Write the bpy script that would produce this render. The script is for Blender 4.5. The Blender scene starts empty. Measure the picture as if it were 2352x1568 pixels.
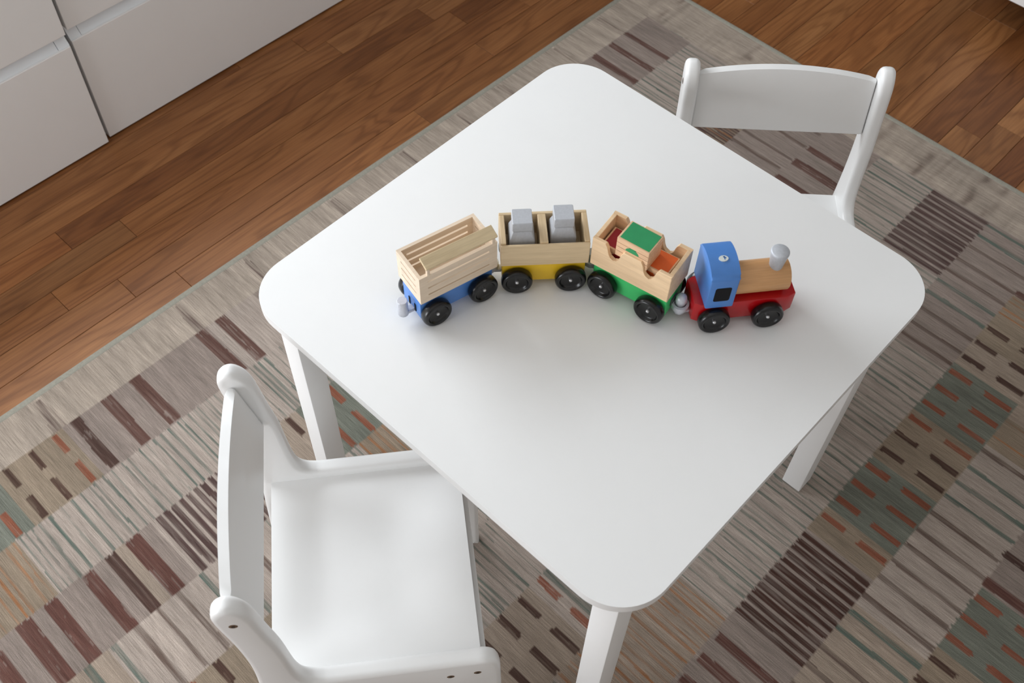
import bpy, bmesh, math, random
import numpy as np
from mathutils import Vector, Matrix
from mathutils.geometry import delaunay_2d_cdt

# ------------------------------------------------------------------ camera, world, light
scene = bpy.context.scene
C = scene.collection
scene.view_settings.view_transform = 'Standard'
scene.view_settings.look = 'None'
scene.view_settings.gamma = 1.0
scene.view_settings.use_curve_mapping = False
scene.view_settings.exposure = 0.10

cam_d = bpy.data.cameras.new('camera')
cam = bpy.data.objects.new('camera', cam_d)
C.objects.link(cam)
cam_d.sensor_fit = 'HORIZONTAL'
cam_d.sensor_width = 36.0
cam_d.lens = 2441.1 / 2352.0 * 36.0
cam_d.clip_start = 0.02
_r = Vector((0.72745879, 0.68593809, 0.01710682))
_u = Vector((-0.56918957, 0.58934514, 0.57331976))
_f = Vector((-0.38318004, 0.42680352, -0.81915311))
cam.matrix_world = Matrix(((_r.x, _u.x, -_f.x, 0.4498), (_r.y, _u.y, -_f.y, -0.6447),
                           (_r.z, _u.z, -_f.z, 1.5057), (0, 0, 0, 1)))
cam_d.dof.use_dof = True
cam_d.dof.focus_distance = 1.40
cam_d.dof.aperture_fstop = 9.0
scene.camera = cam

world = bpy.data.worlds.new('world')
scene.world = world
world.use_nodes = True
_bg = world.node_tree.nodes['Background']
_bg.inputs[0].default_value = (0.72, 0.84, 1.0, 1)
_bg.inputs[1].default_value = 0.6

# daylight coming in through the two windows
WIN1 = (-1.66, -1.15, 0.50, 0.90, 1.62)      # x of wall, y range, z range
WIN2 = (-2.60, -1.55, -0.35, 0.06, 1.40)     # y of wall, x range, z range
def window_light(name, loc, rot, sx, sz, power, col):
    d = bpy.data.lights.new(name, 'AREA')
    d.shape = 'RECTANGLE'
    d.size, d.size_y = sx, sz
    d.energy = power
    d.color = col
    o = bpy.data.objects.new(name, d)
    o.location = loc
    o.rotation_euler = rot
    C.objects.link(o)
    return o
window_light('window_daylight', (WIN1[0] + 0.02, (WIN1[1] + WIN1[2]) / 2, (WIN1[3] + WIN1[4]) / 2),
             (0, math.radians(-90), 0), WIN1[4] - WIN1[3] - .1, WIN1[2] - WIN1[1] - .1, 34.5, (0.90, 0.95, 1.0))
window_light('window_daylight', ((WIN2[1] + WIN2[2]) / 2, WIN2[0] + 0.02, (WIN2[3] + WIN2[4]) / 2),
             (math.radians(90), 0, 0), WIN2[2] - WIN2[1] - .1, WIN2[4] - WIN2[3] - .1, 33, (0.93, 0.96, 1.0))

# ------------------------------------------------------------------ helpers
def lin(r, g, b):
    def f(c):
        c /= 255.0
        return c / 12.92 if c <= 0.04045 else ((c + 0.055) / 1.055) ** 2.4
    return (f(r), f(g), f(b), 1.0)

def link(o, parent=None):
    C.objects.link(o)
    if parent is not None:
        o.parent = parent
    return o

def obj(name, bm, mat, parent=None, smooth=False, angle=35):
    me = bpy.data.meshes.new(name)
    bmesh.ops.recalc_face_normals(bm, faces=bm.faces)
    bm.to_mesh(me)
    bm.free()
    if mat is not None:
        me.materials.append(mat)
    if smooth:
        me.polygons.foreach_set('use_smooth', [True] * len(me.polygons))
        me.set_sharp_from_angle(angle=math.radians(angle))
    o = bpy.data.objects.new(name, me)
    return link(o, parent)

def empty(name, loc, rz=0.0):
    o = bpy.data.objects.new(name, None)
    o.empty_display_size = 0.05
    o.location = loc
    o.rotation_euler = (0, 0, rz)
    return link(o)

def tag(o, label, cat, group=None):
    o['label'] = label
    o['category'] = cat
    if group:
        o['group'] = group
    return o

def struct(o):
    o['kind'] = 'structure'
    return o

def box(bm, x0, x1, y0, y1, z0, z1, bevel=0.0, seg=2):
    vs = [bm.verts.new((x, y, z)) for z in (z0, z1) for y in (y0, y1) for x in (x0, x1)]
    fs = []
    for q in ((0, 2, 3, 1), (4, 5, 7, 6), (0, 1, 5, 4), (2, 6, 7, 3), (0, 4, 6, 2), (1, 3, 7, 5)):
        fs.append(bm.faces.new([vs[i] for i in q]))
    if bevel:
        es = list({e for f in fs for e in f.edges})
        bmesh.ops.bevel(bm, geom=es, offset=bevel, segments=seg, affect='EDGES', profile=0.5)
    return vs

def bx(*a, **k):
    bm = bmesh.new()
    box(bm, *a, **k)
    return bm

def prism(pts, lo, hi, axis='z', bevel=0.0, seg=3, bm=None):
    """extrude a closed 2-D outline; axis names the extrusion axis"""
    own = bm is None
    if own:
        bm = bmesh.new()
    def P(a, b, h):
        return {'z': (a, b, h), 'y': (a, h, b), 'x': (h, a, b)}[axis]
    v0 = [bm.verts.new(P(a, b, lo)) for a, b in pts]
    v1 = [bm.verts.new(P(a, b, hi)) for a, b in pts]
    n = len(pts)
    f0 = bm.faces.new(v0)
    f1 = bm.faces.new(v1[::-1])
    for i in range(n):
        j = (i + 1) % n
        bm.faces.new((v0[i], v1[i], v1[j], v0[j]))
    if bevel:
        es = list(f0.edges) + list(f1.edges)
        bmesh.ops.bevel(bm, geom=es, offset=bevel, segments=seg, affect='EDGES', profile=0.5, clamp_overlap=True)
    return bm

def lathe(profile, n=40, axis='z', center=(0, 0, 0), bm=None):
    """profile: (radius, height) list, closed onto the axis where radius is 0"""
    if bm is None:
        bm = bmesh.new()
    def P(r, a, h):
        x, y = r * math.cos(a), r * math.sin(a)
        p = {'z': (x, y, h), 'y': (x, h, y), 'x': (h, x, y)}[axis]
        return (p[0] + center[0], p[1] + center[1], p[2] + center[2])
    rings = []
    for r, h in profile:
        if r < 1e-7:
            rings.append([bm.verts.new(P(0, 0, h))])
        else:
            rings.append([bm.verts.new(P(r, 2 * math.pi * i / n, h)) for i in range(n)])
    for A, B in zip(rings[:-1], rings[1:]):
        for i in range(n):
            j = (i + 1) % n
            if len(A) == 1 and len(B) == 1:
                continue
            if len(A) == 1:
                bm.faces.new((A[0], B[i], B[j]))
            elif len(B) == 1:
                bm.faces.new((A[i], B[0], A[j]))
            else:
                bm.faces.new((A[i], B[i], B[j], A[j]))
    return bm

def rounded_panel(outline, lo, hi, r, seg=4, step=.0042):
    """flat board cut to an outline, its edges rounded over (extruded along y)"""
    P = [Vector(p) for p in outline]
    n = len(P)
    Q = []
    for i in range(n):
        a, b = P[i], P[(i + 1) % n]
        m = max(1, int(round((b - a).length / step)))
        for k in range(m):
            Q.append(a.lerp(b, k / m))
    n = len(Q)
    area = sum(Q[i].x * Q[(i + 1) % n].y - Q[(i + 1) % n].x * Q[i].y for i in range(n))
    sg = 1 if area > 0 else -1
    N = []
    for i in range(n):
        t_ = Q[(i + 1) % n] - Q[i - 1]
        if t_.length < 1e-9:
            t_ = Q[(i + 1) % n] - Q[i]
        t_.normalize()
        N.append(Vector((-t_.y, t_.x)) * sg)
    for _ in range(2):
        N = [(N[i - 1] + N[i] * 2 + N[(i + 1) % n]).normalized() for i in range(n)]
    layers = []
    for k in range(seg + 1):
        a = math.pi / 2 * k / seg
        layers.append((r * (1 - math.sin(a)), lo + r * (1 - math.cos(a))))
    layers = layers + [(i_, lo + hi - y_) for i_, y_ in layers[::-1]]
    bm = bmesh.new()
    rings = [[bm.verts.new((q.x + v.x * ins, y, q.y + v.y * ins)) for q, v in zip(Q, N)] for ins, y in layers]
    for A, B in zip(rings[:-1], rings[1:]):
        for i in range(n):
            j = (i + 1) % n
            bm.faces.new((A[i], A[j], B[j], B[i]))
    for ring, flip in ((rings[0], False), (rings[-1], True)):
        pts = [Vector((v.co.x, v.co.z)) for v in ring]
        res = delaunay_2d_cdt(pts, [(i, (i + 1) % n) for i in range(n)], [], 1, 1e-6)
        idx = {k: src[0] for k, src in enumerate(res[3]) if src}
        for f in res[2]:
            if all(q in idx for q in f):
                tri = [ring[idx[q]] for q in f]
                if len(set(tri)) == 3:
                    bm.faces.new(tri[::-1] if flip else tri)
    return bm

def spline(pts, n=6):
    """Catmull-Rom through open list of 2-D points"""
    out = []
    P = [pts[0]] + list(pts) + [pts[-1]]
    for i in range(1, len(P) - 2):
        p0, p1, p2, p3 = P[i - 1], P[i], P[i + 1], P[i + 2]
        for k in range(n):
            t = k / n
            out.append(tuple(0.5 * ((2 * p1[d]) + (-p0[d] + p2[d]) * t + (2 * p0[d] - 5 * p1[d] + 4 * p2[d] - p3[d]) * t * t
                             + (-p0[d] + 3 * p1[d] - 3 * p2[d] + p3[d]) * t ** 3) for d in (0, 1)))
    out.append(tuple(pts[-1]))
    return out

def rrect(x0, x1, y0, y1, r, n=10):
    out = []
    for cx, cy, a0 in ((x1 - r, y1 - r, 0), (x0 + r, y1 - r, 90), (x0 + r, y0 + r, 180), (x1 - r, y0 + r, 270)):
        for k in range(n + 1):
            a = math.radians(a0 + 90 * k / n)
            out.append((cx + r * math.cos(a), cy + r * math.sin(a)))
    return out

# ------------------------------------------------------------------ materials
class NT:
    def __init__(self, name):
        self.m = bpy.data.materials.new(name)
        self.m.use_nodes = True
        self.t = self.m.node_tree
        self.b = self.t.nodes['Principled BSDF']
    def n(self, typ, **kw):
        nd = self.t.nodes.new(typ)
        for k, v in kw.items():
            if hasattr(nd, k):
                setattr(nd, k, v)
        return nd
    def l(self, a, b):
        self.t.links.new(a, b)
    def mapping(self, scale, coord='Object', loc=None):
        tc = self.n('ShaderNodeTexCoord')
        mp = self.n('ShaderNodeMapping')
        mp.inputs['Scale'].default_value = scale
        self.l(tc.outputs[coord], mp.inputs['Vector'])
        return mp
    def noise(self, vec, scale, detail=3, rough=0.5, dist=0.0):
        nn = self.n('ShaderNodeTexNoise')
        nn.inputs['Scale'].default_value = scale
        nn.inputs['Detail'].default_value = detail
        nn.inputs['Roughness'].default_value = rough
        nn.inputs['Distortion'].default_value = dist
        if vec is not None:
            self.l(vec, nn.inputs['Vector'])
        return nn
    def ramp(self, fac, stops):
        r = self.n('ShaderNodeValToRGB')
        el = r.color_ramp.elements
        while len(el) < len(stops):
            el.new(0.5)
        for e, (p, c) in zip(el, stops):
            e.position = p
            e.color = c if len(c) == 4 else (*c, 1)
        self.l(fac, r.inputs['Fac'])
        return r
    def mix(self, fac, a, b, mode='MIX'):
        mx = self.n('ShaderNodeMix', data_type='RGBA', blend_type=mode)
        for sock, v in ((mx.inputs[0], fac), (mx.inputs[6], a), (mx.inputs[7], b)):
            if hasattr(v, 'is_linked') or hasattr(v, 'links'):
                self.l(v, sock)
            else:
                sock.default_value = v
        return mx.outputs[2]
    def math(self, op, a, b=None):
        m = self.n('ShaderNodeMath', operation=op)
        for i, v in enumerate((a, b)):
            if v is None:
                continue
            if hasattr(v, 'links'):
                self.l(v, m.inputs[i])
            else:
                m.inputs[i].default_value = v
        return m.outputs[0]
    def bump(self, h, strength=0.2, dist=0.001):
        b = self.n('ShaderNodeBump')
        b.inputs['Strength'].default_value = strength
        b.inputs['Distance'].default_value = dist
        self.l(h, b.inputs['Height'])
        self.l(b.outputs['Normal'], self.b.inputs['Normal'])

def paint(name, col, rough=0.4, var=0.04, bump=0.03, spec=0.5, scale=30, coat=0.0):
    t = NT(name)
    mp = t.mapping((1, 1, 1))
    n1 = t.noise(mp.outputs[0], scale, 4, 0.6)
    dark = tuple(c * (1 - var) for c in col[:3]) + (1,)
    lite = tuple(min(1, c * (1 + var)) for c in col[:3]) + (1,)
    r = t.ramp(n1.outputs[0], [(0.3, dark), (0.7, lite)])
    t.l(r.outputs[0], t.b.inputs['Base Color'])
    t.b.inputs['Roughness'].default_value = rough
    t.b.inputs['Specular IOR Level'].default_value = spec
    t.b.inputs['Coat Weight'].default_value = coat
    if bump:
        n2 = t.noise(mp.outputs[0], scale * 12, 3)
        t.bump(n2.outputs[0], bump, 0.0006)
    return t.m

def metalish(name, col, rough=0.35, metallic=1.0):
    t = NT(name)
    mp = t.mapping((1, 1, 1))
    n1 = t.noise(mp.outputs[0], 400, 3)
    r = t.ramp(n1.outputs[0], [(0.3, tuple(c * .9 for c in col[:3]) + (1,)), (0.7, col)])
    t.l(r.outputs[0], t.b.inputs['Base Color'])
    t.b.inputs['Metallic'].default_value = metallic
    t.b.inputs['Roughness'].default_value = rough
    return t.m

def toywood(name, col, axis_scale=(6, 120, 120), contrast=0.12, rough=0.5):
    t = NT(name)
    mp = t.mapping(axis_scale)
    n1 = t.noise(mp.outputs[0], 3.0, 5, 0.6, 0.4)
    mp2 = t.mapping(tuple(a * 0.25 for a in axis_scale))
    n2 = t.noise(mp2.outputs[0], 2.2, 3, 0.5, 0.8)
    d = tuple(c * (1 - contrast * k) for c, k in zip(col[:3], (0.9, 1.2, 1.5))) + (1,)
    l_ = tuple(min(1, c * (1 + contrast * .7)) for c in col[:3]) + (1,)
    r = t.ramp(n1.outputs[0], [(0.32, d), (0.62, l_)])
    r2 = t.ramp(n2.outputs[0], [(0.3, (0.86, 0.84, 0.82, 1)), (0.65, (1, 1, 1, 1))])
    c = t.mix(1.0, r.outputs[0], r2.outputs[0], 'MULTIPLY')
    t.l(c, t.b.inputs['Base Color'])
    t.b.inputs['Roughness'].default_value = rough
    t.bump(n1.outputs[0], 0.08, 0.0004)
    return t.m

M = {}
M['table_white'] = paint('table_white', lin(242, 242, 241), 0.38, 0.008, 0.02, scale=12)
M['chair_white'] = paint('chair_white', lin(243, 243, 242), 0.30, 0.008, 0.02, scale=14)
M['cabinet_white'] = paint('cabinet_white', lin(246, 244, 242), 0.45, 0.012, 0.015, scale=8)
M['groove_white'] = paint('groove_white', lin(238, 241, 244), 0.35, 0.01, 0.01, scale=8)
M['wall'] = paint('wall_paint', lin(234, 232, 228), 0.9, 0.01, 0.05, scale=5)
M['back_wall'] = paint('back_wall_paint', lin(168, 158, 146), 0.9, 0.01, 0.05, scale=5)  # unseen wall, toned darker to cut the bounce on the far right
M['ceiling'] = paint('ceiling_paint', lin(238, 238, 236), 0.9, 0.01, 0.05, scale=5)
M['gap_dark'] = paint('gap_dark', lin(60, 60, 62), 0.8, 0.05, 0)
M['blue'] = paint('toy_blue', lin(84, 138, 214), 0.38, 0.05, 0.06, scale=60)
M['cab_blue'] = paint('cab_blue', lin(78, 132, 204), 0.40, 0.04, 0.06, scale=60)
M['yellow'] = paint('toy_yellow', lin(246, 200, 40), 0.42, 0.04, 0.05, scale=60)
M['green'] = paint('toy_green', lin(60, 196, 108), 0.42, 0.05, 0.05, scale=60)
M['red'] = paint('toy_red', lin(182, 8, 18), 0.26, 0.05, 0.05, scale=60)
M['tyre'] = paint('black_plastic', lin(15, 15, 17), 0.26, 0.05, 0.02, scale=80)
M['silver'] = metalish('silver_paint', lin(197, 200, 206), 0.45, 0.15)
M['silver_plastic'] = metalish('silver_plastic', lin(206, 208, 216), 0.35, 0.15)
M['axle'] = metalish('axle_steel', lin(214, 214, 216), 0.3, 0.8)
M['hook'] = paint('dark_grey_plastic', lin(84, 86, 88), 0.45, 0.05, 0.02)
M['screw'] = metalish('screw_brass', lin(128, 104, 82), 0.4, 0.6)
M['screw_dark'] = paint('screw_recess_shade', lin(60, 52, 44), 0.6, 0.05, 0)  # shade inside the screw socket, put into the colour
M['crate_wood'] = toywood('crate_wood', lin(240, 220, 196), (8, 130, 130), 0.04)
M['hopper_wood'] = toywood('hopper_wood', lin(222, 198, 160), (8, 110, 110), 0.07)
M['wagon_wood'] = toywood('wagon_wood', lin(240, 208, 168), (8, 90, 90), 0.08)
M['block_wood'] = toywood('block_wood', lin(236, 196, 158), (10, 140, 140), 0.12)
M['boiler_wood'] = toywood('boiler_wood', lin(220, 168, 116), (7, 130, 130), 0.09, 0.42)
M['flap_wood'] = toywood('flap_wood', lin(226, 206, 168), (8, 110, 110), 0.10)
M['ply_edge'] = toywood('ply_edge', lin(218, 194, 156), (900, 10, 60), 0.16)
M['print_green'] = paint('print_green', lin(44, 148, 92), 0.5, 0.05, 0.03, scale=90)
M['print_red'] = paint('print_red', lin(150, 22, 32), 0.5, 0.05, 0.03, scale=90)
M['print_orange'] = paint('print_orange', lin(232, 104, 40), 0.5, 0.05, 0.03, scale=90)
M['groove'] = paint('block_groove', lin(120, 86, 62), 0.8, 0.05, 0)
M['window_black'] = paint('window_black', lin(12, 12, 16), 0.6, 0.03, 0, spec=0.2)  # also the painted shade of the sideboard base and coupling slots
M['logo_white'] = paint('logo_white', lin(214, 220, 216), 0.55, 0.10, 0, scale=900)
M['logo_blue'] = paint('logo_blue', lin(64, 112, 176), 0.5, 0.05, 0, scale=300)
M['binding'] = paint('rug_binding', lin(160, 157, 145), 0.9, 0.10, 0.5, spec=0.1, scale=260)
M['frame_white'] = paint('window_frame_white', lin(236, 236, 234), 0.4, 0.01, 0.01)

t = NT('window_glass')
t.b.inputs['Transmission Weight'].default_value = 1.0
t.b.inputs['Roughness'].default_value = 0.0
t.b.inputs['Base Color'].default_value = (0.97, 0.99, 0.98, 1)
M['glass'] = t.m

# oak boards: tone / warmth / seed come from the board's own object colour
def oak():
    t = NT('oak_board')
    oi = t.n('ShaderNodeObjectInfo')
    sep = t.n('ShaderNodeSeparateColor')
    t.l(oi.outputs['Color'], sep.inputs[0])
    tc = t.n('ShaderNodeTexCoord')
    cmb = t.n('ShaderNodeCombineXYZ')
    t.l(t.math('MULTIPLY', sep.outputs[2], 37.0), cmb.inputs[0])
    t.l(t.math('MULTIPLY', sep.outputs[2], 91.0), cmb.inputs[1])
    add = t.n('ShaderNodeVectorMath', operation='ADD')
    t.l(tc.outputs['Object'], add.inputs[0])
    t.l(cmb.outputs[0], add.inputs[1])
    def mp(s):
        m = t.n('ShaderNodeMapping')
        m.inputs['Scale'].default_value = s
        t.l(add.outputs[0], m.inputs['Vector'])
        return m.outputs[0]
    big = t.noise(mp((13, 1.5, 1)), 1.0, 2, 0.5, 0.6)
    ring = t.math('SINE', t.math('MULTIPLY', big.outputs[0], 62.0))
    ringr = t.ramp(t.math('MULTIPLY_ADD', ring, 0.5), [(0.0, (0.78, 0.74, 0.70, 1)), (0.35, (0.97, 0.96, 0.95, 1)), (1.0, (1.04, 1.04, 1.04, 1))])
    ringr.inputs['Fac'].links[0].from_node.inputs[2].default_value = 0.5
    fib = t.noise(mp((260, 9, 1)), 1.0, 4, 0.6)
    fibr = t.ramp(fib.outputs[0], [(0.30, (0.78, 0.76, 0.74, 1)), (0.62, (1.05, 1.05, 1.05, 1))])
    blotch = t.noise(mp((9, 2.2, 1)), 1.6, 3, 0.6)
    base = t.ramp(blotch.outputs[0], [(0.25, lin(134, 84, 46)), (0.5, lin(150, 98, 56)), (0.78, lin(162, 110, 66))])
    vor = t.n('ShaderNodeTexVoronoi')
    vor.inputs['Scale'].default_value = 1.0
    t.l(mp((17, 5.5, 0.001)), vor.inputs['Vector'])
    kn = t.ramp(vor.outputs['Distance'], [(0.0, (0.12, 0.09, 0.07, 1)), (0.045, (0.35, 0.28, 0.24, 1)), (0.10, (1, 1, 1, 1))])
    ksep = t.n('ShaderNodeSeparateColor')
    t.l(vor.outputs['Color'], ksep.inputs[0])
    kon = t.math('GREATER_THAN', ksep.outputs[0], 0.86)
    c = t.mix(1.0, base.outputs[0], ringr.outputs[0], 'MULTIPLY')
    c = t.mix(1.0, c, fibr.outputs[0], 'MULTIPLY')
    c = t.mix(kon, c, t.mix(1.0, c, kn.outputs[0], 'MULTIPLY'))
    tone = t.n('ShaderNodeCombineColor')
    t.l(sep.outputs[0], tone.inputs[0])
    t.l(t.math('MULTIPLY', sep.outputs[0], sep.outputs[1]), tone.inputs[1])
    t.l(t.math('MULTIPLY', t.math('MULTIPLY', sep.outputs[0], sep.outputs[1]), sep.outputs[1]), tone.inputs[2])
    c = t.mix(1.0, c, tone.outputs[0], 'MULTIPLY')
    t.l(c, t.b.inputs['Base Color'])
    t.b.inputs['Roughness'].default_value = 0.46
    t.b.inputs['Specular IOR Level'].default_value = 0.35
    t.bump(fib.outputs[0], 0.10, 0.0004)
    return t.m
M['oak'] = oak()

def rugmat():
    t = NT('woven_rug')
    at = t.n('ShaderNodeAttribute', attribute_name='weave')
    mp = t.mapping((26, 700, 1))
    thr = t.noise(mp.outputs[0], 1.0, 4, 0.65)
    r1 = t.ramp(thr.outputs[0], [(0.28, (0.66, 0.65, 0.64, 1)), (0.5, (0.98, 0.98, 0.98, 1)), (0.72, (1.32, 1.32, 1.33, 1))])
    mp2 = t.mapping((900, 900, 1))
    fz = t.noise(mp2.outputs[0], 1.0, 2, 0.5)
    r2 = t.ramp(fz.outputs[0], [(0.3, (0.82, 0.82, 0.82, 1)), (0.7, (1.16, 1.16, 1.16, 1))])
    c = t.mix(1.0, at.outputs['Color'], r1.outputs[0], 'MULTIPLY')
    c = t.mix(1.0, c, r2.outputs[0], 'MULTIPLY')
    t.l(c, t.b.inputs['Base Color'])
    t.b.inputs['Roughness'].default_value = 0.92
    t.b.inputs['Specular IOR Level'].default_value = 0.08
    t.b.inputs['Sheen Weight'].default_value = 0.05
    t.bump(thr.outputs[0], 0.5, 0.0012)
    return t.m
M['rug'] = rugmat()

# ------------------------------------------------------------------ room shell
X0, X1, Y0, Y1, ZC = -1.66, 2.0, -2.60, 3.1, 2.5
floor = struct(obj('floor', bx(X0 - .15, X1 + .15, Y0 - .15, Y1 + .15, -0.06, -0.0075), M['oak']))
floor.color = (0.55, 0.95, 0.3, 1)
struct(obj('ceiling', bx(X0 - .15, X1 + .15, Y0 - .15, Y1 + .15, ZC, ZC + .1), M['ceiling']))

def wall_with_hole(name, fixed_axis, inner, outer, a0, a1, h0, h1, z0=0.0):
    bm = bmesh.new()
    lo, hi = (Y0 - .15, Y1 + .15) if fixed_axis == 'x' else (X0, X1)
    f0, f1 = min(inner, outer), max(inner, outer)
    for (p0, p1, q0, q1) in ((lo, a0, -0.06, ZC), (a1, hi, -0.06, ZC), (a0, a1, -0.06, h0), (a0, a1, h1, ZC)):
        if fixed_axis == 'x':
            box(bm, f0, f1, p0, p1, q0, q1)
        else:
            box(bm, p0, p1, f0, f1, q0, q1)
    return struct(obj(name, bm, M['wall']))

wall_with_hole('wall_left', 'x', X0, X0 - .15, WIN1[1], WIN1[2], WIN1[3], WIN1[4])
wall_with_hole('wall_front', 'y', Y0, Y0 - .15, WIN2[1], WIN2[2], WIN2[3], WIN2[4])
struct(obj('wall_right', bx(X1, X1 + .15, Y0 - .15, Y1 + .15, -0.06, ZC), M['wall']))
struct(obj('wall_back', bx(X0, X1, Y1, Y1 + .15, -0.06, ZC), M['back_wall']))

def window(name, axis, pos, a0, a1, h0, h1):
    bm = bmesh.new()
    def bar(p0, p1, q0, q1, d0, d1):
        if axis == 'x':
            box(bm, pos + d0, pos + d1, p0, p1, q0, q1)
        else:
            box(bm, p0, p1, pos + d0, pos + d1, q0, q1)
    w = 0.05
    bar(a0, a1, h0, h0 + w, -.11, -.05); bar(a0, a1, h1 - w, h1, -.11, -.05)
    bar(a0, a0 + w, h0 + w, h1 - w, -.11, -.05); bar(a1 - w, a1, h0 + w, h1 - w, -.11, -.05)
    m = (a0 + a1) / 2
    bar(m - w / 2, m + w / 2, h0 + w, h1 - w, -.11, -.05)
    fr = struct(obj(name, bm, M['frame_white']))
    for (p0, p1) in ((a0 + w, m - w / 2), (m + w / 2, a1 - w)):
        b = bmesh.new()
        if axis == 'x':
            box(b, pos - .083, pos - .078, p0, p1, h0 + w, h1 - w)
        else:
            box(b, p0, p1, pos - .083, pos - .078, h0 + w, h1 - w)
        obj('pane', b, M['glass'], fr)
window('window_1', 'x', X0, *WIN1[1:])
window('window_2', 'y', Y0, *WIN2[1:])

# ------------------------------------------------------------------ floor boards
FA = math.radians(-0.55)             # boards run a hair off the room axis
PITCH = 0.058
rnd = random.Random(11)
def in_rug(u0, u1, v0, v1):
    return u0 > -0.69 and u1 < 0.86 and v1 < 1.06 and v0 > -1.18
def plank(u0, u1, v0, v1, tone=None, warm=None, seed=None):
    L = v1 - v0
    w = u1 - u0
    bm = bmesh.new()
    g = 0.00035
    c = 0.0006
    x0, x1, y0, y1 = -w / 2 + g, w / 2 - g, -L / 2 + g, L / 2 - g
    lo = [bm.verts.new(p) for p in ((x0, y0, -.0075), (x1, y0, -.0075), (x1, y1, -.0075), (x0, y1, -.0075))]
    mi = [bm.verts.new(p) for p in ((x0, y0, -c), (x1, y0, -c), (x1, y1, -c), (x0, y1, -c))]
    hi = [bm.verts.new(p) for p in ((x0 + c, y0 + c, 0), (x1 - c, y0 + c, 0), (x1 - c, y1 - c, 0), (x0 + c, y1 - c, 0))]
    for A, B in ((lo, mi), (mi, hi)):
        for i in range(4):
            j = (i + 1) % 4
            bm.faces.new((A[i], A[j], B[j], B[i]))
    bm.faces.new(hi)
    o = obj('plank', bm, M['oak'], floor)
    cu, cv = (u0 + u1) / 2, (v0 + v1) / 2
    cs, sn = math.cos(FA), math.sin(FA)
    o.location = (cs * cu - sn * cv, sn * cu + cs * cv, 0)
    o.rotation_euler = (0, 0, FA)
    s = rnd.random() if seed is None else seed
    o.color = (rnd.uniform(0.72, 1.06) if tone is None else tone,
               rnd.uniform(0.93, 1.05) if warm is None else warm, s, 1)
    return o

# butt joints seen in the photograph, by board row (row k spans -0.970+0.058k .. +0.058)
JOINTS = {-3: [0.375], -2: [0.423], -1: [0.637], 0: [0.680], 1: [-0.359, 0.82], 2: [-0.260], 3: [-0.177], 4: [0.3], 17: [1.162]}
TONES = {(-3, -0.3): (0.93, 1.0), (-3, 0.8): (0.92, 0.96), (-2, 0.0): (0.98, 1.0), (-2, 0.8): (1.10, 1.06),
         (-1, 0.0): (0.74, 0.92), (-1, 0.9): (1.10, 1.06), (0, 0.2): (0.96, 0.99), (0, 0.9): (0.70, 0.90),
         (1, -0.8): (0.86, 0.98), (1, 0.2): (0.93, 0.97), (1, 1.1): (0.95, 0.98),
         (2, -0.7): (0.94, 1.01), (2, 0.2): (0.86, 0.97), (3, -0.7): (1.08, 1.05), (3, 0.3): (0.95, 1.0),
         (16, 1.4): (0.72, 0.92), (17, 1.05): (0.98, 1.05), (17, 1.5): (0.66, 0.9), (18, 1.3): (1.22, 1.10), (19, 1.3): (0.66, 0.88),
         (20, 1.3): (1.2, 1.1), (7, 1.3): (1.05, 1.02), (8, 1.3): (0.72, 0.92), (9, 1.3): (0.98, 1.0)}
V0, V1 = -2.0, 2.10
for k in range(-11, 36):
    u0 = -0.970 + PITCH * k
    js = sorted(JOINTS.get(k, []))
    cuts = list(js)
    if not cuts:
        cuts = [rnd.uniform(0.2, 0.9) if k < 4 else rnd.uniform(1.5, 2.0)]
    while cuts[0] - V0 > 1.1:
        cuts.insert(0, cuts[0] - rnd.uniform(0.55, 1.05))
    while V1 - cuts[-1] > 1.1:
        cuts.append(cuts[-1] + rnd.uniform(0.55, 1.05))
    cuts = [V0] + [c for c in cuts if V0 + .08 < c < V1 - .08] + [V1]
    for a, b in zip(cuts[:-1], cuts[1:]):
        if in_rug(u0, u0 + PITCH, a, b):
            continue
        if k > 32 and b < 0.9:
            continue
        tw = None
        for (kk, vv), q in TONES.items():
            if kk == k and a <= vv < b:
                tw = q
        if tw:
            plank(u0, u0 + PITCH, a, b, tw[0], tw[1])
        else:
            plank(u0, u0 + PITCH, a, b)

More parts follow.
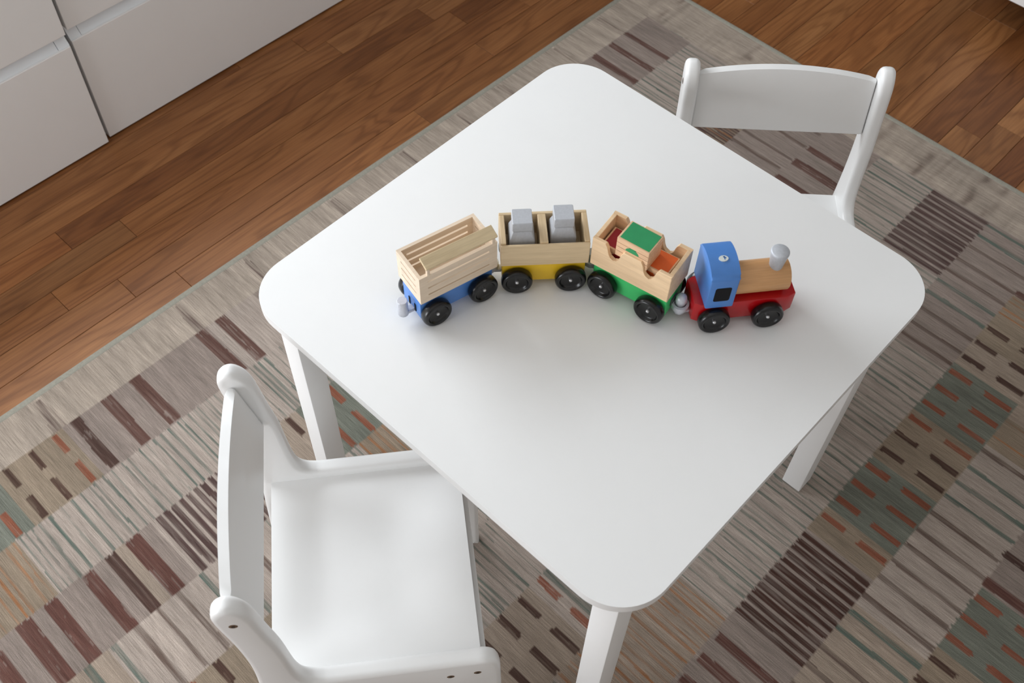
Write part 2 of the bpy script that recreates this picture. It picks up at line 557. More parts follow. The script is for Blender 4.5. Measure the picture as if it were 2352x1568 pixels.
# ------------------------------------------------------------------ white drawer cabinets
CF = -1.1565                          # front plane of the drawers
def drawer_unit(y0, y1, label):
    root = empty('drawer_cabinet', (CF - 0.22, (y0 + y1) / 2, 0.0))
    root.rotation_euler = (0, 0, math.radians(-0.55))
    tag(root, label, 'cabinet')
    w = (y1 - y0) / 2
    fx = 0.22
    # carcass: side panels, back, top and base
    bm = bmesh.new()
    box(bm, -0.22, fx - 0.019, -w, -w + .018, 0.0, 0.525)
    box(bm, -0.22, fx - 0.019, w - .018, w, 0.0, 0.525)
    box(bm, -0.22, -0.212, -w, w, 0.0, 0.525)
    box(bm, -0.22, fx - 0.03, -w, w, 0.03, 0.045)
    obj('carcass', bm, M['cabinet_white'], root)
    obj('top_panel', bx(-0.222, fx + .002, -w - .001, w + .001, 0.525, 0.545, bevel=.0015), M['cabinet_white'], root)
    for z0, z1 in ((0.004, 0.2385), (0.2635, 0.498)):
        obj('drawer_front', bx(fx - 0.018, fx, -w, w, z0, z1, bevel=.0012), M['cabinet_white'], root)
        # recessed finger pull above each front: sloping rail with short end caps
        pts = [(fx - .0195, z1 - .002), (fx - .004, z1 - .0005), (fx - .004, z1 + .0012), (fx - .0185, z1 + .026), (fx - .0195, z1 + .026)]
        obj('finger_pull', prism(pts, -w + .0225, w - .0225, axis='y'), M['groove_white'], root)
        for s in (-1, 1):
            a, b = sorted((s * w, s * (w - .0215)))
            q = [(fx - .0195, z1 - .002), (fx - .003, z1 - .0005), (fx - .003, z1 + .0012), (fx - .0175, z1 + .026), (fx - .0195, z1 + .026)]
            obj('end_cap', prism(q, a, b, axis='y'), M['groove_white'], root)
    return root
drawer_unit(-0.965, -0.0622, 'white drawer cabinet with groove pulls in the corner left of the dark gap')
drawer_unit(-0.0535, 0.95, 'white drawer cabinet with groove pulls right of the dark gap, along the bare floorboards')

# pale furniture whose lower corner shows at the far top right
side = empty('sideboard', (0.50, 1.702, 0.0))
tag(side, 'white sideboard raised above a black shadow, only its corner showing beyond the floor', 'sideboard')
obj('carcass', bx(-0.65, 0.65, -0.20, 0.20, 0.075, 0.62, bevel=.003), M['cabinet_white'], side)
obj('top_panel', bx(-0.655, 0.655, -0.205, 0.20, 0.62, 0.64, bevel=.003), M['cabinet_white'], side)
obj('shade_plinth', bx(-0.62, 0.62, 0.02, 0.19, 0.0, 0.075), M['window_black'], side)  # base coloured black to deepen the shade under the carcass
for a, b in ((-0.645, -0.003), (0.003, 0.645)):
    d = obj('cabinet_door', bx(a, b, -0.218, -0.2005, 0.08, 0.615, bevel=.0015), M['cabinet_white'], side)
    kx = b - .04 if b < 0 else a + .04
    obj('knob', lathe([(0, -.018), (.007, -.018), (.009, -.014), (.009, -.010), (.005, -.006), (.005, 0), (0, 0)], 20, 'y', (kx, -0.218, .45)), M['silver'], d, True)

# ------------------------------------------------------------------ rug
RW, RL = 1.626, 2.30
rug_du, rug_dv = 0.0032, 0.0017
def lin3(r, g, b):
    return np.array(lin(r, g, b)[:3], dtype=np.float32)
def weave_colours():
    rg = np.random.default_rng(5)
    us = np.arange(0.012, RW - 0.012 + 1e-6, rug_du)
    vs = np.arange(0.012, RL - 0.012 + 1e-6, rug_dv)
    nu, nv = len(us), len(vs)
    UU, VV = np.meshgrid(us, vs)
    def streak(cl_u, cl_v=1, seed=0):
        g = np.random.default_rng(seed)
        m = max(3, int((us[-1] - us[0]) / cl_u) + 2)
        k = max(3, int(nv / cl_v) + 2)
        a = g.standard_normal((k, m)).astype(np.float32)
        xi = np.linspace(0, m - 1.001, nu)
        i = xi.astype(int); f = (xi - i).astype(np.float32)
        b = a[:, i] * (1 - f) + a[:, i + 1] * f
        yi = np.linspace(0, k - 1.001, nv)
        j = yi.astype(int); h = (yi - j).astype(np.float32)[:, None]
        return b[j] * (1 - h) + b[j + 1] * h
    S1 = streak(0.05, 1, 1); S2 = streak(0.09, 4, 2); S3 = streak(0.03, 1, 3); S4 = streak(0.16, 10, 4)
    c_light, c_grey, c_tan, c_olive = lin3(178, 164, 153), lin3(152, 138, 129), lin3(165, 149, 134), lin3(152, 136, 118)
    c_border, c_teal = lin3(180, 166, 152), lin3(122, 124, 113)
    c_brown, c_dark, c_rust = lin3(98, 68, 60), lin3(76, 53, 46), lin3(143, 84, 63)
    c_purple, c_green, c_line, c_orange, c_redb = lin3(90, 71, 67), lin3(98, 109, 100), lin3(110, 93, 84), lin3(160, 112, 78), lin3(100, 64, 56)
    col = np.zeros((nv, nu, 3), np.float32)
    col[:] = c_light
    UB, UP = 0.0905, 0.1205
    kcol = np.floor((UU - UB) / UP)
    def rows(v0, v1):
        a_ = max(0, int((v0 - .012 - .012) / rug_dv)); b_ = min(nv, int((v1 - .012 + .012) / rug_dv) + 1)
        return slice(a_, max(a_, b_))
    def cols(u0, u1):
        a_ = max(0, int((u0 - .012 - .02) / rug_du)); b_ = min(nu, int((u1 - .012 + .02) / rug_du) + 1)
        return slice(a_, max(a_, b_))
    def cell(k, v0, v1, c):
        u0, u1 = UB + UP * k, UB + UP * (k + 1)
        w = (rows(v0, v1), cols(u0, u1))
        ju = 0.0006 * S1[w]
        m = (UU[w] >= u0 + ju) & (UU[w] < u1 + ju) & (VV[w] >= v0) & (VV[w] < v1)
        col[w][m] = c
    def blend(w, m, al, c):
        sub = col[w]
        al = al[m][:, None]
        sub[m] = sub[m] * (1 - al) + c * al
    def bar(u0, u1, v0, v1, c, a=0.92, thin=True):
        w = (rows(v0, v1), cols(u0, u1))
        j = 0.0013 * S3[w]
        m = (UU[w] >= u0 + j) & (UU[w] < u1 + j) & (VV[w] >= v0 + 0.0006 * S2[w]) & (VV[w] < v1 + 0.0006 * S2[w])
        blend(w, m, np.clip(a - 0.16 * np.maximum(S1[w], 0) - (0.42 if thin else 0.2) * (S3[w] > 1.0), 0.15, 1), c)
    def line(k, v, wd, c, a=0.75, seed=0, wob=True):
        u0, u1 = UB + UP * k, UB + UP * (k + 1)
        w = (rows(v - wd, v + wd), cols(u0, u1))
        vv = VV[w] + 0.0014 * S4[w] if wob else VV[w] + 0.0005 * S2[w]
        m = (UU[w] >= u0 + .0012 * S3[w]) & (UU[w] < u1 + .0012 * S3[w]) & (np.abs(vv - v) < wd / 2)
        blend(w, m, np.clip(a + 0.22 * S1[w] + 0.18 * S3[w], 0.05, 1), c)
    def greens(k, v0, v1, step=0.0155, seed=0, c=c_green, bg=c_light, w=(0.0025, 0.005)):
        cell(k, v0, v1, bg * 0.97)
        g = random.Random(seed * 77 + k)
        v = v0 + .006
        while v < v1 - .004:
            line(k, v, g.uniform(*w), c, g.uniform(0.35, 0.85))
            v += g.uniform(0.55, 1.5) * step
    def stripes(k, v0, v1, n=13, c=c_purple):
        p = (v1 - v0) / n
        for i in range(n):
            line(k, v0 + p * (i + .5), p * 0.68, c, 0.92, wob=False)
    def small(k, v0, v1, items, bg):
        cell(k, v0, v1, bg)
        u = UB + UP * k
        for half, v, c in items:
            if half in (0, 2):
                bar(u + .002, u + .044, v - .0055, v + .0055, c, thin=False)
            if half in (1, 2):
                bar(u + .068, u + .118, v - .0055, v + .0055, c, thin=False)
    def lights(k, v0, v1, seed, bgs=(c_light, c_tan)):
        g = random.Random(seed)
        v = v0
        i = 0
        while v < v1:
            h = 0.038
            cell(k, v, min(v1, v + h), bgs[i % 2] * g.uniform(.95, 1.04))
            line(k, v + .004, g.uniform(.007, .010), g.choice((c_line, c_line, c_green)), 0.8)
            v += h; i += 1
    R, D, B, X, T, O = c_rust, c_dark, c_brown, c_redb, c_teal, c_olive
    # filler for what the furniture hides, in the same rhythm as what shows
    g = random.Random(3)
    for k in range(0, 13):
        v = 0.115
        while v < RL - 0.11:
            h = g.choice((0.126, 0.168, 0.19))
            typ = g.choice(('g', 'b', 's', 'r', 'l', 'o'))
            if typ == 'g': greens(k, v, v + h, seed=int(v * 1000))
            elif typ == 'b':
                cell(k, v, v + h, c_grey)
                for q in np.arange(v + .02, v + h - .01, .045): bar(UB + UP * k, UB + UP * (k + 1), q, q + .017, g.choice((B, X, D)))
            elif typ == 's': stripes(k, v, v + h)
            elif typ == 'r': small(k, v, v + h, [(2, q, g.choice((R, R, D))) for q in np.arange(v + .02, v + h, .0423)], g.choice((T, O)))
            elif typ == 'l': lights(k, v, v + h, int(v * 999))
            else: greens(k, v, v + h, 0.02, seed=9, c=c_orange, bg=O)
            v += h
    # column 0
    cell(0, .115, .34, c_grey)
    for a, b in ((.184, .197), (.234, .248), (.286, .303)): bar(.092, .212, a, b, B)
    cell(0, 1.15, 1.585, c_grey); cell(0, 1.285, 1.30, c_light); cell(0, 1.20, 1.262, c_light * .97)
    for a, b, c in ((1.262, 1.282, B), (1.304, 1.325, B), (1.437, 1.459, B), (1.494, 1.514, B), (1.555, 1.572, D)): bar(.091, .209, a, b, c)
    small(0, 1.585, 1.708, [(2, 1.602, R), (2, 1.645, D), (2, 1.689, D)], O)
    small(0, 1.708, 1.95, [(2, 1.732, R), (2, 1.775, R), (2, 1.818, D), (2, 1.86, R)], T)
    # column 1
    greens(1, .115, .40, .011, 1); greens(1, 1.10, 1.742, .0135, 2)
    greens(1, 1.742, 1.95, .016, 4, c_orange, O)
    # column 2
    stripes(2, .255, .345); cell(2, .115, .25, c_grey); greens(2, .115, .25, .012, 6)
    small(2, 1.17, 1.30, [(2, 1.1905, R), (2, 1.233, R), (2, 1.275, R)], T)
    small(2, 1.30, 1.39, [(2, 1.3185, D)], c_tan)
    cell(2, 1.39, 1.582, c_light * .98); stripes(2, 1.397, 1.575, 13)
    cell(2, 1.582, 1.95, c_grey); cell(2, 1.63, 1.646, c_tan)
    for a, b, c in ((1.604, 1.629, X), (1.647, 1.665, D), (1.685, 1.706, X), (1.747, 1.770, X), (1.789, 1.815, X), (1.845, 1.868, X)): bar(.332, .458, a, b, c)
    # column 3
    cell(3, .115, .36, c_grey)
    for v in (.15, .20, .247, .285, .325): line(3, v, .008, c_line, .8)
    greens(3, 1.10, 1.27, .014, 3, c_orange, O); greens(3, 1.27, 1.47, .016, 8)
    cell(3, 1.47, 1.95, c_light); cell(3, 1.66, 1.69, c_light * 1.05); cell(3, 1.738, 1.95, c_tan)
    for v, c in ((1.577, c_green), (1.617, c_line), (1.654, c_line), (1.691, c_line), (1.730, c_green), (1.772, c_green), (1.54, c_green), (1.50, c_line)): line(3, v, .009, c, .7)
    # column 4
    cell(4, .115, .345, c_grey)
    for a, b in ((.190, .205), (.237, .257), (.297, .312)): bar(.576, .69, a, b, B)
    small(4, 1.50, 1.75, [(2, 1.600, D), (2, 1.642, D), (2, 1.685, R)], O)
    greens(4, 1.25, 1.50, .014, 12)
    # column 5
    greens(5, .115, .36, .012, 31); greens(5, 1.10, 1.50, .0125, 32)
    # column 6
    cell(6, .115, .302, c_grey); stripes(6, .116, .300, 12); greens(6, .302, .45, .013, 15)
    small(6, 1.09, 1.25, [(2, 1.146, R), (2, 1.188, R), (2, 1.2305, R)], c_light); line(6, 1.212, .014, c_green, .75)
    small(6, 1.25, 1.45, [(2, 1.272, D), (2, 1.3145, D), (2, 1.357, D), (2, 1.40, R)], c_tan)
    # column 7
    cell(7, .115, .47, c_grey * 1.02)
    for v, c in ((.127, c_green), (.160, c_green), (.195, c_line), (.237, c_line), (.272, c_line), (.306, c_green), (.343, c_green), (.382, c_line), (.420, c_line), (.455, c_line)): line(7, v, .0085, c, .8)
    greens(7, .47, 1.08, .0145, 17)
    greens(7, 1.08, 1.32, .0125, 18, c_orange, c_tan)
    # column 8
    small(8, .30, .375, [(2, .338, D)], O)
    small(8, .375, .445, [(2, .380, D), (2, .422, D)], c_tan)
    small(8, .445, .575, [(2, .464, R), (2, .508, R), (2, .550, R)], T)
    small(8, .575, .700, [(2, .592, R), (2, .634, D), (2, .676, D)], O)
    small(8, .700, .826, [(2, .718, R), (2, .760, R), (2, .803, R)], T)
    small(8, .826, .880, [(2, .843, R)], O)
    cell(8, .880, 1.070, c_grey); stripes(8, .884, 1.067, 13, c_dark)
    cell(8, 1.070, 1.35, c_grey)
    for a, b in ((1.104, 1.120), (1.144, 1.162), (1.185, 1.204), (1.228, 1.246)): bar(1.060, 1.176, a, b, X)
    # column 9
    cell(9, .115, .55, c_tan); greens(9, .48, .55, .03, 3, c_orange, c_olive)
    cell(9, .55, .70, c_light * .97); cell(9, .70, .93, c_light); cell(9, .93, 1.2, c_tan * 1.03)
    for v, c in ((.562, c_line), (.608, c_green), (.643, c_green), (.677, c_green), (.719, c_line), (.760, c_line), (.794, c_line), (.831, c_line), (.867, c_line), (.908, c_line), (.945, c_green), (.978, c_green), (1.019, c_line), (1.053, c_line), (1.09, c_line)): line(9, v, .0085, c, .8)
    # column 10
    cell(10, .60, .78, c_grey)
    for a, b, c in ((.62, .64, X), (.694, .708, D), (.752, .770, X)): bar(1.293, 1.41, a, b, c)
    small(10, .775, .900, [(2, .794, R), (2, .834, R), (2, .876, R)], T)
    small(10, .900, 1.05, [(2, .920, D), (2, .961, D), (2, 1.0, R)], O)
    # plain border with cross streaks, running round the edge
    inb = (UU < UB) | (UU > RW - UB) | (VV < .113) | (VV > RL - .113)
    top = (VV < .113) & (VV < UU * 1.25) | (VV > RL - .113)
    col[inb] = c_border
    gb = np.random.default_rng(8)
    def across(cl_u, cl_v, seed):
        g2 = np.random.default_rng(seed)
        nu2, nv2 = int(RW / cl_u) + 3, int(.12 / cl_v) + 3
        tab = g2.standard_normal((nv2, nu2))
        x = np.clip(UU[0] / cl_u, 0, nu2 - 1.01); xi = x.astype(int); xf = x - xi
        q = np.where(VV[:, 0] < 1, VV[:, 0], RL - VV[:, 0]).clip(0, .12)
        y = q / cl_v; yi = y.astype(int); yf = (y - yi)[:, None]
        r0 = tab[yi][:, xi] * (1 - xf) + tab[yi][:, xi + 1] * xf
        r1 = tab[yi + 1][:, xi] * (1 - xf) + tab[yi + 1][:, xi + 1] * xf
        return r0 * (1 - yf) + r1 * yf
    tb = inb & top
    mult = 1 + 0.045 * across(.006, .05, 1) + 0.05 * across(.03, .04, 2) - 0.16 * np.maximum(0, across(.014, .06, 3) - .9)
    col[tb] *= mult[tb][:, None]
    lb = inb & ~top
    mult = 1 + 0.05 * S2 - 0.10 * np.maximum(0, S4 - .5)
    col[lb] *= mult[lb][:, None]
    for v in (1.584, 1.309, .955, .78, .62, .335, .195, 1.16, .50, 1.78):
        m = (UU > .016) & (UU < .089) & (np.abs(VV - v + 0.004 * S4) < .0095 * (0.55 + 4.5 * UU))
        al = np.clip(.25 + .45 * S1, 0, .85)[m][:, None]
        col[m] = col[m] * (1 - al) + c_purple * al
    A1 = across(.012, .022, 5)
    for u in (.11, .325, .47, .66, .76, .80, .915, .60, .87, 1.05):
        d = np.exp(-((UU - u - 0.003 * A1) / .0085) ** 2)
        al = np.clip((.34 + .30 * A1) * d, 0, .7) * tb
        col = col * (1 - al[:, :, None]) + c_line * al[:, :, None]
    # abrash
    col *= np.clip(1 + 0.075 * S1 + 0.05 * S2 + 0.045 * S4, .6, 1.4)[:, :, None]
    return us, vs, np.clip(col * 0.86, 0.01, 0.95)

us, vs, rcol = weave_colours()
nu, nv = len(us), len(vs)
RUGC = Vector((-0.7235, 1.0935, 0))
RA = math.radians(-0.9)
co = np.zeros((nv, nu, 3), np.float32)
co[:, :, 0] = us[None, :]
co[:, :, 1] = -vs[:, None]
co[:, :, 2] = 0.0058
me = bpy.data.meshes.new('rug')
me.vertices.add(nu * nv)
me.vertices.foreach_set('co', co.ravel())
ii = np.arange((nv - 1) * (nu - 1))
r_, c_ = ii // (nu - 1), ii % (nu - 1)
a = r_ * nu + c_
quads = np.stack([a, a + nu, a + nu + 1, a + 1], 1).astype(np.int32)
me.loops.add(quads.size)
me.loops.foreach_set('vertex_index', quads.ravel())
me.polygons.add(len(quads))
me.polygons.foreach_set('loop_start', np.arange(0, quads.size, 4, dtype=np.int32))
me.update(calc_edges=True)
att = me.color_attributes.new('weave', 'FLOAT_COLOR', 'POINT')
att.data.foreach_set('color', np.concatenate([rcol.reshape(-1, 3), np.ones((nu * nv, 1), np.float32)], 1).ravel())
me.materials.append(M['rug'])
rug = link(bpy.data.objects.new('rug', me))
rug.location = RUGC
rug.rotation_euler = (0, 0, RA)
tag(rug, 'large woven rug in beige with brown, rust and green block and stripe pattern', 'rug')
B0 = 0.0125
for (a0, a1, b0, b1) in ((0, B0, -RL, 0), (RW - B0, RW, -RL, 0), (B0, RW - B0, -B0, 0), (B0, RW - B0, -RL, -RL + B0)):
    obj('edge_binding', bx(a0, a1, b0, b1, 0.0005, 0.0060, bevel=.002, seg=2), M['binding'], rug, True)
obj('backing', bx(.005, RW - .005, -RL + .005, -.005, 0.0004, 0.0052), M['binding'], rug)

RUGZ = 0.0061
# ------------------------------------------------------------------ play table
table = empty('play_table', (0, 0, RUGZ))
tag(table, 'small square white play table with rounded corners, the toy train on it', 'table')
H = 0.51
hz = H - RUGZ
top = prism(rrect(-.2975, .2975, -.2975, .2975, .060, 14), hz - .013, hz, bevel=.0028, seg=3)
obj('tabletop', top, M['table_white'], table, True)
for sx in (-1, 1):
    for sy in (-1, 1):
        x0, x1 = sorted((sx * .2396, sx * .2718))
        y0, y1 = sorted((sy * .2396, sy * .2722))
        obj('leg', bx(x0, x1, y0, y1, 0, hz - .013, bevel=.0016), M['table_white'], table, True)
for s in (-1, 1):
    a, b = sorted((s * .246, s * .264))
    obj('apron_rail', bx(a, b, -.2396, .2396, hz - .058, hz - .013), M['table_white'], table)
    obj('apron_rail', bx(-.2396, .2396, a, b, hz - .058, hz - .013), M['table_white'], table)

# ------------------------------------------------------------------ chairs
def chair_outline():
    front = spline([(.062, .285), (.050, .2885), (.0405, .299), (.0355, .320), (.033, .350), (.030, .395), (.0245, .435),
                    (.0205, .468), (.0165, .495), (.0095, .513), (-.002, .5225), (-.0135, .519), (-.0205, .507), (-.0205, .490),
                    (-.0175, .465), (-.0135, .435), (-.0095, .385), (-.0085, .340), (-.0110, .290), (-.0170, .220), (-.0240, .110), (-.0310, .000)], 4)
    arch = spline([(.0080, .000), (.0150, .100), (.0250, .160), (.0480, .192), (.0900, .203), (.1500, .203), (.1950, .192),
                   (.2180, .165), (.2260, .100), (.2290, .000)], 4)
    fr = [(.2690, .000), (.2680, .130), (.2650, .250)] + spline([(.2635, .262), (.2590, .276), (.2480, .2845), (.2350, .285)], 3)
    return front + arch + fr
def make_chair(label, loc, rz):
    root = empty('kids_chair', (loc[0], loc[1], RUGZ), rz)
    tag(root, label, 'chair', 'white children chairs at the play table')
    ws, t_ = .1255, .0205
    out = [(x, z - RUGZ if z > .01 else z) for x, z in chair_outline()]
    for s in (1, -1):
        lo, hi = sorted((s * ws, s * (ws + t_)))
        bm = rounded_panel(out, lo, hi, .0070)
        p = obj('side_panel', bm, M['chair_white'], root, True, 60)
        for (sx, sz) in ((-.002, .487), (.205, .247), (.237, .250)):
            yo = s * (ws + t_)
            obj('screw', lathe([(0, yo + s * .0003), (.0040, yo + s * .0003), (.0046, yo), (.0046, yo - s * .002), (0, yo - s * .002)], 18, 'y', (sx, 0, sz - RUGZ)), M['screw'], p, True)
            obj('screw_recess_shade', lathe([(0, yo + s * .0006), (.0021, yo + s * .0006), (.0021, yo - s * .001), (0, yo - s * .001)], 6, 'y', (sx, 0, sz - RUGZ)), M['screw_dark'], p)  # raised dark disc paints the shade of the socket
    # dished seat
    bm = bmesh.new()
    nx, ny = 26, 26
    x0, x1 = 0.0, .2430
    grid = []
    for i in range(nx + 1):
        row = []
        for j in range(ny + 1):
            fx, fy = i / nx, j / ny
            x = x0 + (x1 - x0) * fx
            y = -ws + 2 * ws * fy
            e = lambda q: max(0.0, min(1.0, q))
            sm = lambda q: q * q * (3 - 2 * q)
            d = sm(e(min(fy, 1 - fy) / .30)) * sm(e(fx / .28)) * sm(e((1 - fx) / .42))
            ridge = 1 - .35 * math.exp(-((fy - .5) / .12) ** 2) * sm(e((fx - .35) / .4))
            row.append(bm.verts.new((x, y, .2706 - RUGZ - .0120 * d * ridge)))
        grid.append(row)
    for i in range(nx):
        for j in range(ny):
            bm.faces.new((grid[i][j], grid[i + 1][j], grid[i + 1][j + 1], grid[i][j + 1]))
    rim = [grid[i][0] for i in range(nx + 1)] + [grid[nx][j] for j in range(1, ny + 1)] + [grid[i][ny] for i in range(nx - 1, -1, -1)] + [grid[0][j] for j in range(ny - 1, 0, -1)]
    lower = [bm.verts.new((v.co.x, v.co.y, .2706 - RUGZ - .0155)) for v in rim]
    for i in range(len(rim)):
        j = (i + 1) % len(rim)
        bm.faces.new((rim[i], lower[i], lower[j], rim[j]))
    bm.faces.new(lower)
    obj('seat', bm, M['chair_white'], root, True, 40)
    # crowned backrest board, leaning back
    pts = [(-ws, .4154 - RUGZ), (ws - .0008, .4154 - RUGZ)]
    n = 24
    for k in range(n + 1):
        y = ws - .0008 - (2 * ws - .0008) * k / n
        pts.append((y, .5000 - RUGZ + .0138 * (1 - (y / ws) ** 2)))
    bm = prism(pts, -.0112, 0, axis='x', bevel=.0040, seg=3)
    lean = (.0167 + .0012) / (.5009 - .4154)
    for v in bm.verts:
        v.co.x += .0167 - (v.co.z - (.4154 - RUGZ)) * lean
    obj('backrest', bm, M['chair_white'], root, True, 45)
    obj('stretcher', bx(.232, .250, -ws, ws, .215 - RUGZ, .252 - RUGZ, bevel=.001), M['chair_white'], root)
    obj('stretcher', bx(.004, .022, -ws, ws, .215 - RUGZ, .252 - RUGZ, bevel=.001), M['chair_white'], root)
    return root
make_chair('white wooden child chair pulled out with its dished seat in full view', (-.1015, -.4587), .8896)
make_chair('white wooden child chair tucked under the far table edge, backrest showing', (-.0498, .4765), -.8612)

# ------------------------------------------------------------------ toy train
def wheel_set(root, far=.032, xs=(-.0315, .0315), r=.0185):
    for x in xs:
        for s in (-1, 1):
            f = -.029 if s < 0 else far        # hub face plane
            def h(d):           # d: distance inward from the hub face
                return f - s * d
            prof = [(0, h(.0022)), (.0105, h(.0024)), (.0122, h(.0016)), (.0130, h(-.0004)), (.0142, h(-.0018)), (.0158, h(-.0020)), (.0172, h(-.0010)),
                    (.0181, h(.0006)), (r, h(.0026)), (r, h(.0074)), (.0178, h(.0092)), (.0165, h(.0098)), (.006, h(.0100)), (0, h(.0100))]
            w = obj('wheel', lathe(prof, 44, 'y', (x, 0, r)), M['tyre'], root, True, 60)
            cap = [(0, h(-.0006)), (.0012, h(-.0004)), (.0020, h(.0003)), (.0023, h(.0014)), (.0023, h(.004)), (0, h(.004))]
            obj('axle_cap', lathe(cap, 18, 'y', (x, 0, r)), M['axle'], w, True, 60)
        obj('axle', lathe([(0, -.021), (.002, -.021), (.002, far - .008), (0, far - .008)], 12, 'y', (x, 0, r)), M['axle'], root, True)

def peg(root, base_x, px, dome=False):
    bm = bmesh.new()
    box(bm, px, base_x + .004, -.0045, .0045, .0105, .0150, bevel=.001)
    obj('coupling_arm', bm, M['silver_plastic'], root)
    if dome:
        prof = [(0, .0105), (.0068, .0105), (.0068, .0170), (.0058, .0178), (.0058, .0265), (.0067, .0275), (.0067, .0325), (.0058, .0360), (.0034, .0380), (0, .0386)]
    else:
        prof = [(0, .0100), (.0056, .0100), (.0062, .0106), (.0062, .0335), (.0056, .0343), (0, .0345)]
    obj('coupling_peg', lathe(prof, 32, 'z', (px, 0, 0)), M['silver_plastic'], root, True, 50)

def hook(root, bx0, px, ring_mat=None):
    obj('coupling_hook', bx(bx0 - .004, px - .0072, -.0065, .0065, .0180, .0300, bevel=.001), M['hook'], root)
    prof = [(.0069, .0182), (.0102, .0182), (.0102, .0245), (.0069, .0245), (.0069, .0182)]
    obj('coupling_ring', lathe(prof, 36, 'z', (px, 0, 0)), M['silver_plastic'], root, True, 30)

def frame_from(o, deg):
    a = math.radians(deg)
    return (o[0] - math.sin(a) * .029, o[1] + math.cos(a) * .029, H), a

def wagon(name, o, deg, base_mat, label, hookx):
    loc, a = frame_from(o, deg)
    root = empty(name, loc, a)
    tag(root, label, 'toy wagon', 'toy train')
    obj('chassis', bx(-.0485, .0485, -.018, .021, .0098, .0462, bevel=.0012), base_mat, root, True)
    wheel_set(root)
    peg(root, -.0485, -.0615)
    hook(root, .0485, hookx)
    return root

XE, YW, ZB, ZT = .0506, .0250, .0462, .0905

# --- crate wagon -------------------------------------------------------------
w1 = wagon('toy_crate_wagon', (-.0860, -.1359), 76.82, M['blue'],
           'wooden slotted crate toy wagon on a blue chassis, last of the train', .0571)
def slotted_wall(a0, a1, lo, hi, axis, z0, z1, slots, margin, th):
    """a board with through slots, made as one outline of bars"""
    bm = bmesh.new()
    zs = [z0] + [q for s in slots for q in (s - th / 2, s + th / 2)] + [z1]
    def bb(p0, p1, q0, q1):
        if axis == 'y':
            box(bm, p0, p1, lo, hi, q0, q1)
        else:
            box(bm, lo, hi, p0, p1, q0, q1)
    bb(a0, a0 + margin, z0, z1)
    bb(a1 - margin, a1, z0, z1)
    for i in range(0, len(zs), 2):
        bb(a0 + margin, a1 - margin, zs[i], zs[i + 1])
    return bm
TW = .0040
SL = (.0575, .0690, .0800)
for s in (-1, 1):
    lo, hi = sorted((s * YW, s * (YW - TW)))
    obj('side_board', slotted_wall(-XE, XE, lo, hi, 'y', ZB, ZT, SL, .0105, .0023 if s < 0 else .0030), M['crate_wood'], w1)
    lo, hi = sorted((s * XE, s * (XE - TW)))
    obj('end_board', slotted_wall(-YW + TW, YW - TW, lo, hi, 'x', ZB, ZT, SL, .0050, .0019), M['crate_wood'], w1)
obj('floor_board', bx(-XE + TW, XE - TW, -YW + TW, YW - TW, ZB, ZB + .003), M['crate_wood'], w1)
# hinged top slat of the near side, swung half open above the wall
fl = obj('hinged_slat', bx(-.0460, .0460, -.0078, .0078, -.0018, .0018, bevel=.0006), M['flap_wood'], w1)
fl.location = (.0045, -.0188, ZT + .0130)
fl.rotation_euler = (math.radians(20), math.radians(1.2), math.radians(0))
obj('slat_stop', bx(.0440, .0480, -.0252, -.0212, ZT - .001, ZT + .0092, bevel=.0006), M['crate_wood'], w1)
obj('slat_stop', bx(-.0400, -.0365, -.0250, -.0210, ZT - .001, ZT + .0110, bevel=.0006), M['crate_wood'], w1)
bm = bx(-.0493, -.0484, -.0080, -.0050, .0140, .0260)
box(bm, -.0493, -.0484, .0050, .0080, .0140, .0260)
obj('coupling_slot_shade', bm, M['window_black'], w1)  # black slabs on the end face paint the dark of open slots

# --- hopper wagon with two compartments ----------------------------------------
w2 = wagon('toy_hopper_wagon', (-.0382, -.0483), 47.16, M['yellow'],
           'wooden two-compartment toy wagon on a yellow chassis', .0589)
Z2 = .0825
obj('side_board', bx(-XE, XE, -YW, -YW + .0032, ZB, Z2 - .002, bevel=.0008), M['hopper_wood'], w2)
obj('side_board', bx(-XE, XE, YW - .0040, YW, ZB, Z2, bevel=.0008), M['hopper_wood'], w2)
for s in (-1, 1):
    a, b = sorted((s * XE, s * (XE - .0062)))
    obj('end_board', bx(a, b, -YW + .0032, YW - .0040, ZB, Z2, bevel=.0008), M['ply_edge'], w2)
obj('divider', bx(-.0062, .0032, -YW + .0032, YW - .0040, ZB, Z2, bevel=.0008), M['ply_edge'], w2)
obj('floor_board', bx(-XE + .0062, XE - .0062, -YW + .0032, YW - .0040, ZB, ZB + .003), M['ply_edge'], w2)

def toy_weight(x, y, label):
    a = math.radians(47.16)
    loc, _ = frame_from((-.0382, -.0483), 47.16)
    o = None
    bm = bmesh.new()
    lv = [(.0145, ZB + .0032), (.0147, .0755), (.0143, .0780), (.0105, .0890), (.0108, .0905), (.0114, .0915), (.0114, .1030), (.0108, .1040)]
    rings = []
    for hw, z in lv:
        # softened square section
        pts = rrect(-hw, hw, -hw, hw, hw * .12, 3)
        rings.append([bm.verts.new((px, py, z - ZB - .003)) for px, py in pts])
    for A, B in zip(rings[:-1], rings[1:]):
        for i in range(len(A)):
            j = (i + 1) % len(A)
            bm.faces.new((A[i], A[j], B[j], B[i]))
    bm.faces.new(rings[0][::-1]); bm.faces.new(rings[-1])
    o = obj('toy_weight', bm, M['silver'], None, True, 28)
    o.location = (loc[0] + math.cos(a) * x - math.sin(a) * y, loc[1] + math.sin(a) * x + math.cos(a) * y, H + ZB + .0032)
    o.rotation_euler = (0, 0, a)
    tag(o, label, 'toy block', 'silver cargo in the yellow wagon')
toy_weight(-.0258, -.0010, 'silver-painted anvil-shaped block in the yellow wagon, nearer the slotted crate')
